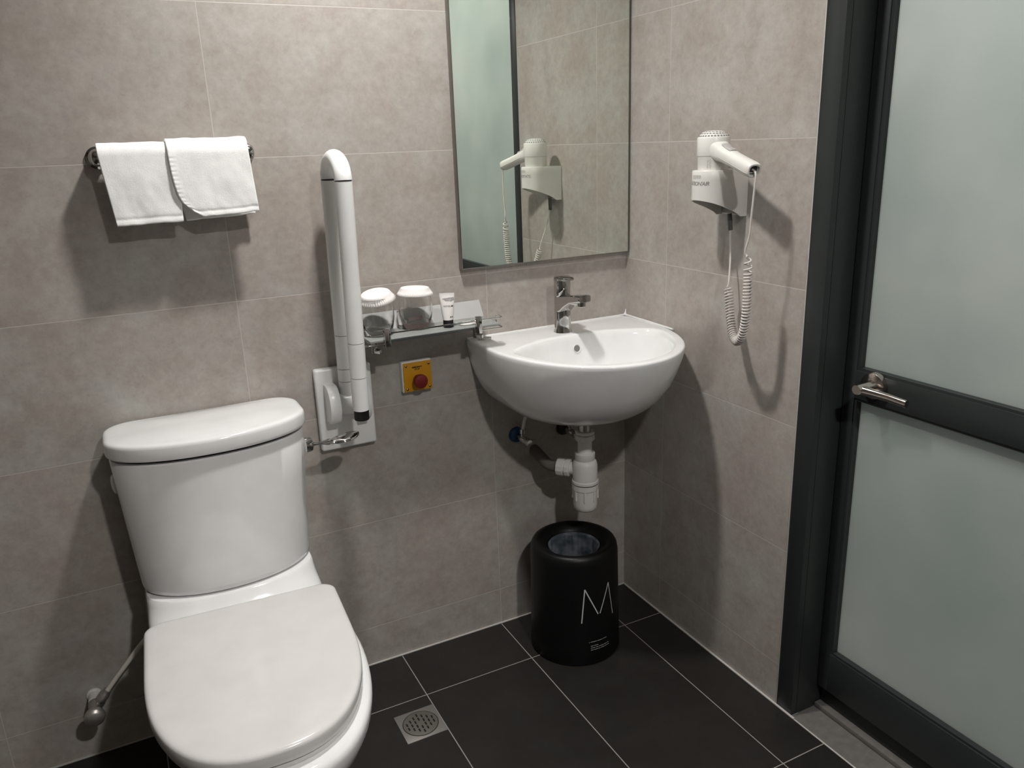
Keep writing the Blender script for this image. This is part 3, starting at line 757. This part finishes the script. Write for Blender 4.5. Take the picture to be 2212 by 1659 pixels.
# supply valves under the basin
def supply(x, z, mf, label):
    v = thing('supply_valve', label, 'valve', (x, 0, z), 'supply valves under the washbasin')
    MB().lathe([(.0215, 0), (.0215, .004), (.019, .010), (.0135, .0125), (.0, .0125)], (x, 0, z), (0, -1, 0), 28).build('wall_flange', mf, v)
    MB().lathe([(.0075, .012), (.0075, .024), (.0095, .026), (.0095, .044), (.007, .047), (.0065, .053), (.0100, .055), (.0100, .066), (.0085, .068), (.0, .068)], (x, 0, z), (.10, -1, -.08), 20).build('valve_body', M_chrome, v)
    MB().lathe([(.006, 0), (.006, .012), (.0085, .014), (.0085, .026), (.0, .026)], (x + .003, -.034, z - .001), (.05, 0, 1), 16).build('outlet_nut', M_chrome, v)
    MB().tube(catmull([(x + .004, -.034, z + .022), (x + .014, -.036, z + .06), (x + .04, -.045, z + .10), (x + .075, -.06, z + .125)], 8), .0042, 10).build('hose', M_pp, v)
supply(-.357, .5655, M_blue, 'chrome angle valve with blue wall flange under the washbasin')
supply(-.2095, .557, M_dark, 'dark angle valve half hidden behind the basin drain')

# ------------------------------------------------------------------ waste bin
WX, WY = -.283, -.1735
bn = thing('waste_bin', 'black round waste bin with white M printed on it, under the washbasin', 'waste bin', (WX, WY, 0))
RB, RT2, HB = .1215, .1135, .312
prof = [(.112, .0), (.1185, .001), (RB, .006), (RB - .0015, .05), (RT2 + .0025, .285), (RT2, .300), (RT2 - .004, .3075), (RT2 - .010, .3110), (RT2 - .018, .3110), (.085, .3055), (.0735, .2975), (.0705, .292), (.0695, .285), (.0700, .25), (.075, .02), (.0, .018)]
wb = MB().lathe(prof, (WX, WY, 0), (0, 0, 1), 72).build('bin_body', M_bin, bn, smooth=50)
def binmap(deg, z):
    r = (RB - .0015) + ((RT2 + .0025) - (RB - .0015)) * (z - .05) / .235 + .0004
    a = math.radians(deg); return Vector((WX + r * math.cos(a), WY + r * math.sin(a), z))
lt = MB()
def stroke(a, b_, wd=.0021):
    n = 12; du = (b_[0] - a[0]) * PI / 180 * .118; dv = b_[1] - a[1]; L = math.hypot(du, dv); pu, pv = -dv / L * wd / 2, du / L * wd / 2
    vs = []
    for k in range(n + 1):
        t = k / n; dg = a[0] + (b_[0] - a[0]) * t; z = a[1] + dv * t; dd = math.degrees(pu / .118)
        vs += [binmap(dg + dd, z + pv), binmap(dg - dd, z - pv)]
    lt.add(vs, [(2 * k, 2 * k + 1, 2 * k + 3, 2 * k + 2) for k in range(n)])
stroke((-112.5, .1285), (-108.0, .2255), .0030); stroke((-108.0, .2255), (-90.3, .1475), .0030)
stroke((-87.6, .1475), (-73.0, .2265), .0030); stroke((-73.0, .2265), (-64.6, .1275), .0026)
lt.build('letter_mark', M_print, wb, smooth=0)
lt = MB()
def words(d0, d1, z, gaps, wd=.0014):
    n = len(gaps); tot = sum(gaps); d = d0; g = .8
    for q in gaps:
        w_ = (d1 - d0 - g * (n - 1)) * q / tot; stroke((d, z), (d + w_, z), wd); d += w_ + g
words(-103.4, -102.4, .0690, (1,)); words(-101.2, -77.5, .0695, (8, 7, 6)); words(-101.0, -90.5, .0575, (3, 5))
words(-101.0, -74.0, .0515, (6, 4, 7, 5, 3)); words(-101.0, -73.5, .0455, (4, 6, 3, 7, 4, 3))
lt.build('fine_print', M_inkpale, wb, smooth=0)
# liner bag
n = 72; secs = []
for r, z in ((.0688, .2935), (.0660, .290), (.064, .27), (.066, .22), (.068, .12), (.066, .05), (.05, .032), (.01, .030)):
    ring = []
    for k in range(n):
        a = 2 * PI * k / n; wob = (noise.noise(Vector((math.cos(a) * 3, math.sin(a) * 3, z * 4))) * .006 + noise.noise(Vector((math.cos(a) * 9, math.sin(a) * 9, z * 3))) * .003) * (0 if z > .293 else 1)
        ring.append(Vector((WX + (r + wob - .004 * (z < .293)) * math.cos(a), WY + (r + wob - .004 * (z < .293)) * math.sin(a), z)))
    secs.append(ring)
tag(MB().loft(secs, False, True).build('bin_liner', M_liner, None, smooth=25), 'crumpled translucent plastic bag lining the black waste bin', 'bin liner')

# ------------------------------------------------------------------ floor drain
fd = thing('floor_drain', 'square steel floor drain with round slotted grate right of the toilet', 'drain', (-.7785, -.278, 0))
MB().box(-.829, -.728, -.3285, -.2275, -.004, .0015, .0006).build('drain_frame', M_steel, fd)
gt = MB().lathe([(.0415, .0012), (.0415, .0022), (.040, .0026), (.0, .0026)], (-.7785, -.278, 0), (0, 0, 1), 40).build('grate', mat('grate_steel', (.24, .225, .205), .4, .75), fd)
MB().lathe([(.0432, .0016), (.0432, .00185), (.0414, .00185)], (-.7785, -.278, 0), (0, 0, 1), 40, False).build('grate_gap', M_drainhole, gt)
sl_ = MB()
for i in range(-3, 4):
    for j in range(-2, 3):
        xx, yy = i * .0105, j * .0145 + (.00725 if i % 2 else 0)
        if xx * xx + yy * yy > .0325 ** 2 or (i == 0 and j == 0): continue
        sl_.box(-.7785 + xx - .0019, -.7785 + xx + .0019, -.278 + yy - .0052, -.278 + yy + .0052, .0018, .00285)
sl_.build('slots', M_drainhole, gt, smooth=0)

# ------------------------------------------------------------------ hair dryer and holder
HX, HY = -.0655, -.4175
ho = thing('dryer_holder', 'pale plastic wall holder with grey lettering carrying the hair dryer', 'dryer holder', (0, HY, 1.2))
HW, FX = .0400, -.0700
def uplan(hw, fx, N=32):
    P = [(0.0, hw)]
    for k in range(1, 8): P.append((fx * k / 8, hw))
    for k in range(N + 1):
        a = PI / 2 + PI * k / N; P.append((fx + hw * math.cos(a), hw * math.sin(a)))
    for k in range(7, 0, -1): P.append((fx * k / 8, -hw))
    P.append((0.0, -hw)); return P
def zbot(x):      # sloping lower rim: low at the wall, higher at the front
    t = min(1, max(0, (-x - .018) / .092)); return 1.1505 + .0385 * (t ** .75)
PO, PI_ = uplan(HW, FX), uplan(HW - .0028, FX)
PI_ = [(min(x, -.003), y) for x, y in PI_]
ZT = 1.2505
def hs_(P, zf): return [Vector((x, HY + y, zf(x))) for x, y in P]
secs = [hs_(PI_, lambda x: ZT - .004), hs_(PI_, lambda x: zbot(x)), hs_(PO, lambda x: zbot(x))]
for k in range(1, 5): secs.append(hs_(PO, lambda x, k=k: zbot(x) + (ZT - .002 - zbot(x)) * k / 4))
secs.append([Vector((p.x * .985 - .0004, HY + (p.y - HY) * .97, ZT)) for p in hs_(PO, lambda x: ZT)])
shell = MB().loft(secs, True, True).build('shell', M_hold, ho, smooth=45)
MB().box(-.004, 0, HY - .0375, HY + .0375, 1.154, ZT - .002).build('back_plate', mat('holder_back', (.30, .29, .27), .5), ho, smooth=0)
def holdmap(u, v):   # u: arc length from the front centre (+u toward -y, camera side), v: z
    a = u / HW
    if abs(a) <= PI / 2: return Vector((FX - (HW + .0004) * math.cos(a), HY - (HW + .0004) * math.sin(a), v))
    return Vector((FX + (abs(u) - HW * PI / 2), HY - math.copysign(HW + .0004, u), v))
tx = MB(); put_text(tx, "STATION'AIR", .0118, .000, 1.2235, holdmap, .25, .0, .9); tx.build('lettering', M_ink2, shell, smooth=0)
tx = MB()
for k in range(4):
    for r in range(3):
        u0 = -.012 + k * .0065; v0 = 1.2345 + r * .0026
        tx.add([holdmap(u0, v0), holdmap(u0 + .0052, v0), holdmap(u0 + .0052, v0 + .0016), holdmap(u0, v0 + .0016)], [(0, 1, 2, 3)])
tx.build('faint_mark', M_inkpale, shell, smooth=0)
sr = MB().lathe([(.0052, 0), (.0052, .026), (.0046, .0265), (.0046, .028), (.0052, .0285), (.0050, .036), (.0035, .037), (.0, .037)], (-.0165, HY - .004, 1.1545), (0.06, -.08, -1), 16)
sr.build('strain_relief', mat('relief_grey', (.10, .095, .09), .55), ho)

dr = thing('hair_dryer', 'white hair dryer with coiled cord resting in its wall holder', 'hair dryer', (HX, HY, 1.25))
RD = .0345
MB().lathe([(.0215, 1.186), (.0225, 1.187), (.0240, 1.205), (.0285, 1.235), (.0318, 1.2508), (.0325, 1.253), (.0332, 1.2785), (.0336, 1.2795)], (HX, HY, 0), (0, 0, 1), 40).build('lower_barrel', M_dry, dr)
MB().lathe([(.0334, 1.2792), (.0334, 1.2802)], (HX, HY, 0), (0, 0, 1), 40).build('barrel_seam', M_seam, dr)
MB().lathe([(.0340, 1.2800), (RD, 1.2815), (RD + .0006, 1.3170), (RD, 1.3182)], (HX, HY, 0), (0, 0, 1), 40).build('upper_barrel', M_dry, dr)
def dome(t): return (RD - .0006) * (1 - t) + .0205 * t, 1.3182 + .0125 * math.sin(t * PI / 2 * .92) + 0
pr_ = [(RD, 1.3180)] + [dome(k / 8) for k in range(9)] + [(.012, 1.3318), (.0, 1.3322)]
gd = MB().lathe(pr_, (HX, HY, 0), (0, 0, 1), 48).build('inlet_grille', M_dry, dr)
sl_ = MB()
for t0, t1, cnt in ((.08, .24, 30), (.40, .54, 26), (.70, .84, 20)):
    for k in range(cnt):
        a0 = 2 * PI * (k + .15) / cnt; a1 = 2 * PI * (k + .80) / cnt
        q = []
        for a, t in ((a0, t0), (a1, t0), (a1, t1), (a0, t1)):
            r, z = dome(t); q.append(Vector((HX + (r + .0003) * math.cos(a), HY + (r + .0003) * math.sin(a), z + .0003)))
        sl_.add(q, [(0, 1, 2, 3)])
sl_.build('grille_slots', M_slot, gd, smooth=0)
# handle
E0, E1 = Vector((HX - .004, HY - .022, 1.2905)), Vector((-.0955, -.5760, 1.2520))
hd = (E1 - E0).normalized(); sd_ = hd.cross(Vector((0, 0, 1))).normalized(); hu = sd_.cross(hd)
def hsec(t, w_, h_, e=.75, dz=0):
    c = E0 + (E1 - E0) * t + hu * dz; R_ = []
    for k in range(24):
        a = 2 * PI * k / 24; ca, sa = math.cos(a), math.sin(a)
        R_.append(c + sd_ * w_ * math.copysign(abs(ca) ** e, ca) + hu * h_ * math.copysign(abs(sa) ** e, sa))
    return R_
hsx = [hsec(-.06, .0280, .0265), hsec(.02, .0236, .0228), hsec(.08, .0204, .0198), hsec(.16, .0184, .0174), hsec(.27, .0173, .0160), hsec(.45, .0166, .0150), hsec(.7, .0166, .0150), hsec(.9, .0172, .0155), hsec(.975, .0166, .0150), hsec(1.0, .0142, .0128),
       hsec(.998, .0112, .0098), hsec(.94, .0100, .0088)]
hdl = MB().loft(hsx).build('handle', M_dry, dr, smooth=60)
MB().loft([hsec(t, w_ + .0003, .0005, .75, -.0055) for t, w_ in ((.20, .0180), (.26, .0174), (.45, .0166), (.7, .0166), (.9, .0172), (.972, .0166))]).build('handle_seam', M_inkpale, hdl)
MB().loft([hsec(.945, .0099, .0087), hsec(.942, .0095, .0083)]).build('cord_socket', mat('socket_dark', (.05, .048, .045), .6), hdl)
MB().loft([hsec(.14, .0085, .0030, .8, .0180), hsec(.19, .0088, .0050, .8, .0172), hsec(.27, .0088, .0030, .8, .0152), hsec(.36, .0088, .0050, .8, .0150), hsec(.39, .0080, .0030, .8, .0145)]).build('switch', mat('switch_grey', (.42, .41, .40), .4), dr)
mk = MB()
def barmap(a, z): return Vector((HX + .0334 * math.cos(a), HY + .0334 * math.sin(a), z))
for k, a in enumerate((math.radians(-152), math.radians(-143))):
    for r in range(5):
        z0 = 1.2545 + r * .0038 + k * .001; a1 = a + (.045 if (r + k) % 2 else .07)
        mk.add([barmap(a, z0), barmap(a1, z0), barmap(a1, z0 + .0024), barmap(a, z0 + .0024)], [(0, 1, 2, 3)])
mk.build('rating_marks', M_inkpale, dr, smooth=0)
# cord: straight lead, coil, straight lead
w0 = E1 - hd * .010
leadA = catmull([w0, E1 + Vector((-.001, -.0045, -.006)), (-.0975, -.5800, 1.215), (-.0985, -.5770, 1.165), (-.0980, -.5735, 1.125), (-.1010, -.5665, 1.093), (-.0985, -.5690, 1.084)], 6)
guide = catmull([(-.0980, -.5735, 1.083), (-.0965, -.5735, 1.05), (-.0950, -.5725, 1.00), (-.0925, -.5690, .955), (-.0870, -.5560, .915), (-.0770, -.5300, .8925), (-.0640, -.5020, .8990), (-.0520, -.4800, .925), (-.0440, -.4640, .960), (-.0388, -.4530, .9960)], 14)
Ls = [0]
for a, b_ in zip(guide[:-1], guide[1:]): Ls.append(Ls[-1] + (b_ - a).length)
TOT = Ls[-1]
# more open at the handle end, tight further down
turns = 50; pts = []; up = None; NP = turns * 12
gi = 0
for k in range(NP + 1):
    s_ = k / NP
    if s_ < .05: ss = s_ * 1.9                       # first couple of turns pulled open
    else: ss = .095 + (s_ - .05) * (1 - .095) / .95
    L = ss * TOT
    while gi < len(Ls) - 2 and Ls[gi + 1] < L: gi += 1
    f_ = (L - Ls[gi]) / max(1e-9, Ls[gi + 1] - Ls[gi]); p = guide[gi].lerp(guide[gi + 1], min(1, f_)); t = (guide[gi + 1] - guide[gi]).normalized()
    if up is None: up = Vector((-1, 0, 0))
    up = (up - t * up.dot(t)).normalized(); bn_ = t.cross(up)
    a = s_ * turns * 2 * PI; rr_ = .0080 * min(1, .3 + s_ * 30) * min(1, .3 + (1 - s_) * 40)
    pts.append(p + (up * math.cos(a) + bn_ * math.sin(a)) * rr_)
leadB = catmull([pts[-1], (-.0375, -.4520, 1.004), (-.0340, -.4490, 1.020), (-.0250, -.4400, 1.055), (-.0185, -.4300, 1.090), (-.0150, -.4250, 1.118)], 6)
MB().tube(leadA + pts + leadB[1:], .00215, 8).build('cord', M_cordm, dr, smooth=80)

# ------------------------------------------------------------------ ceiling downlights
def downlight(x, y, label, e, size=.10, col=(1, .972, .942), spot=None):
    d = thing('downlight', label, 'ceiling light', (x, y, H), 'recessed ceiling downlights')
    MB().lathe([(.052, -.001), (.066, -.001), (.068, -.006), (.054, -.010), (.052, -.006)], (x, y, H), (0, 0, 1), 32, False).build('trim_ring', M_plast, d)
    MB().lathe([(.052, -.003), (.0, -.003)], (x, y, H), (0, 0, 1), 32).build('lens', M_wire, d)
    ld = bpy.data.lights.new('downlight_lamp', 'AREA'); ld.shape = 'DISK'; ld.size = size; ld.energy = e; ld.color = col; ld.spread = math.radians(spot or 150)
    lo = bpy.data.objects.new('downlight_lamp', ld); COL.objects.link(lo); lo.location = (x, y, H - .012)
downlight(-.75, -.48, 'recessed downlight in ceiling above the washbasin side', 11.8, spot=150)
downlight(-.72, -2.05, 'recessed downlight in ceiling in front of the washbasin', 21)
# lamp of the room beyond the frosted door
ld = bpy.data.lights.new('bedroom_lamp', 'AREA'); ld.shape = 'DISK'; ld.size = .5; ld.energy = 36; ld.color = (1.0, 1.0, .955)
lo = bpy.data.objects.new('bedroom_lamp', ld); COL.objects.link(lo); lo.location = (.80, -1.2, 2.35)
wd = bpy.data.worlds.new('World'); S.world = wd; wd.use_nodes = True
wd.node_tree.nodes['Background'].inputs[0].default_value = (.85, .93, 1.0, 1); wd.node_tree.nodes['Background'].inputs[1].default_value = .12

# ------------------------------------------------------------------ camera
cd = bpy.data.cameras.new('camera'); cam = bpy.data.objects.new('camera', cd); COL.objects.link(cam)
cam.location = (-1.26209, -1.80829, 1.32216); cam.rotation_euler = (1.275919, .0353787, -.4722595)
cd.sensor_fit = 'HORIZONTAL'; cd.sensor_width = 36; cd.lens = 36 * 1715.94 / 2212; cd.clip_start = .01
S.camera = cam
vs_ = S.view_settings; vs_.view_transform = 'Standard'; vs_.look = 'None'; vs_.gamma = 1; vs_.exposure = 0.1; vs_.use_curve_mapping = False
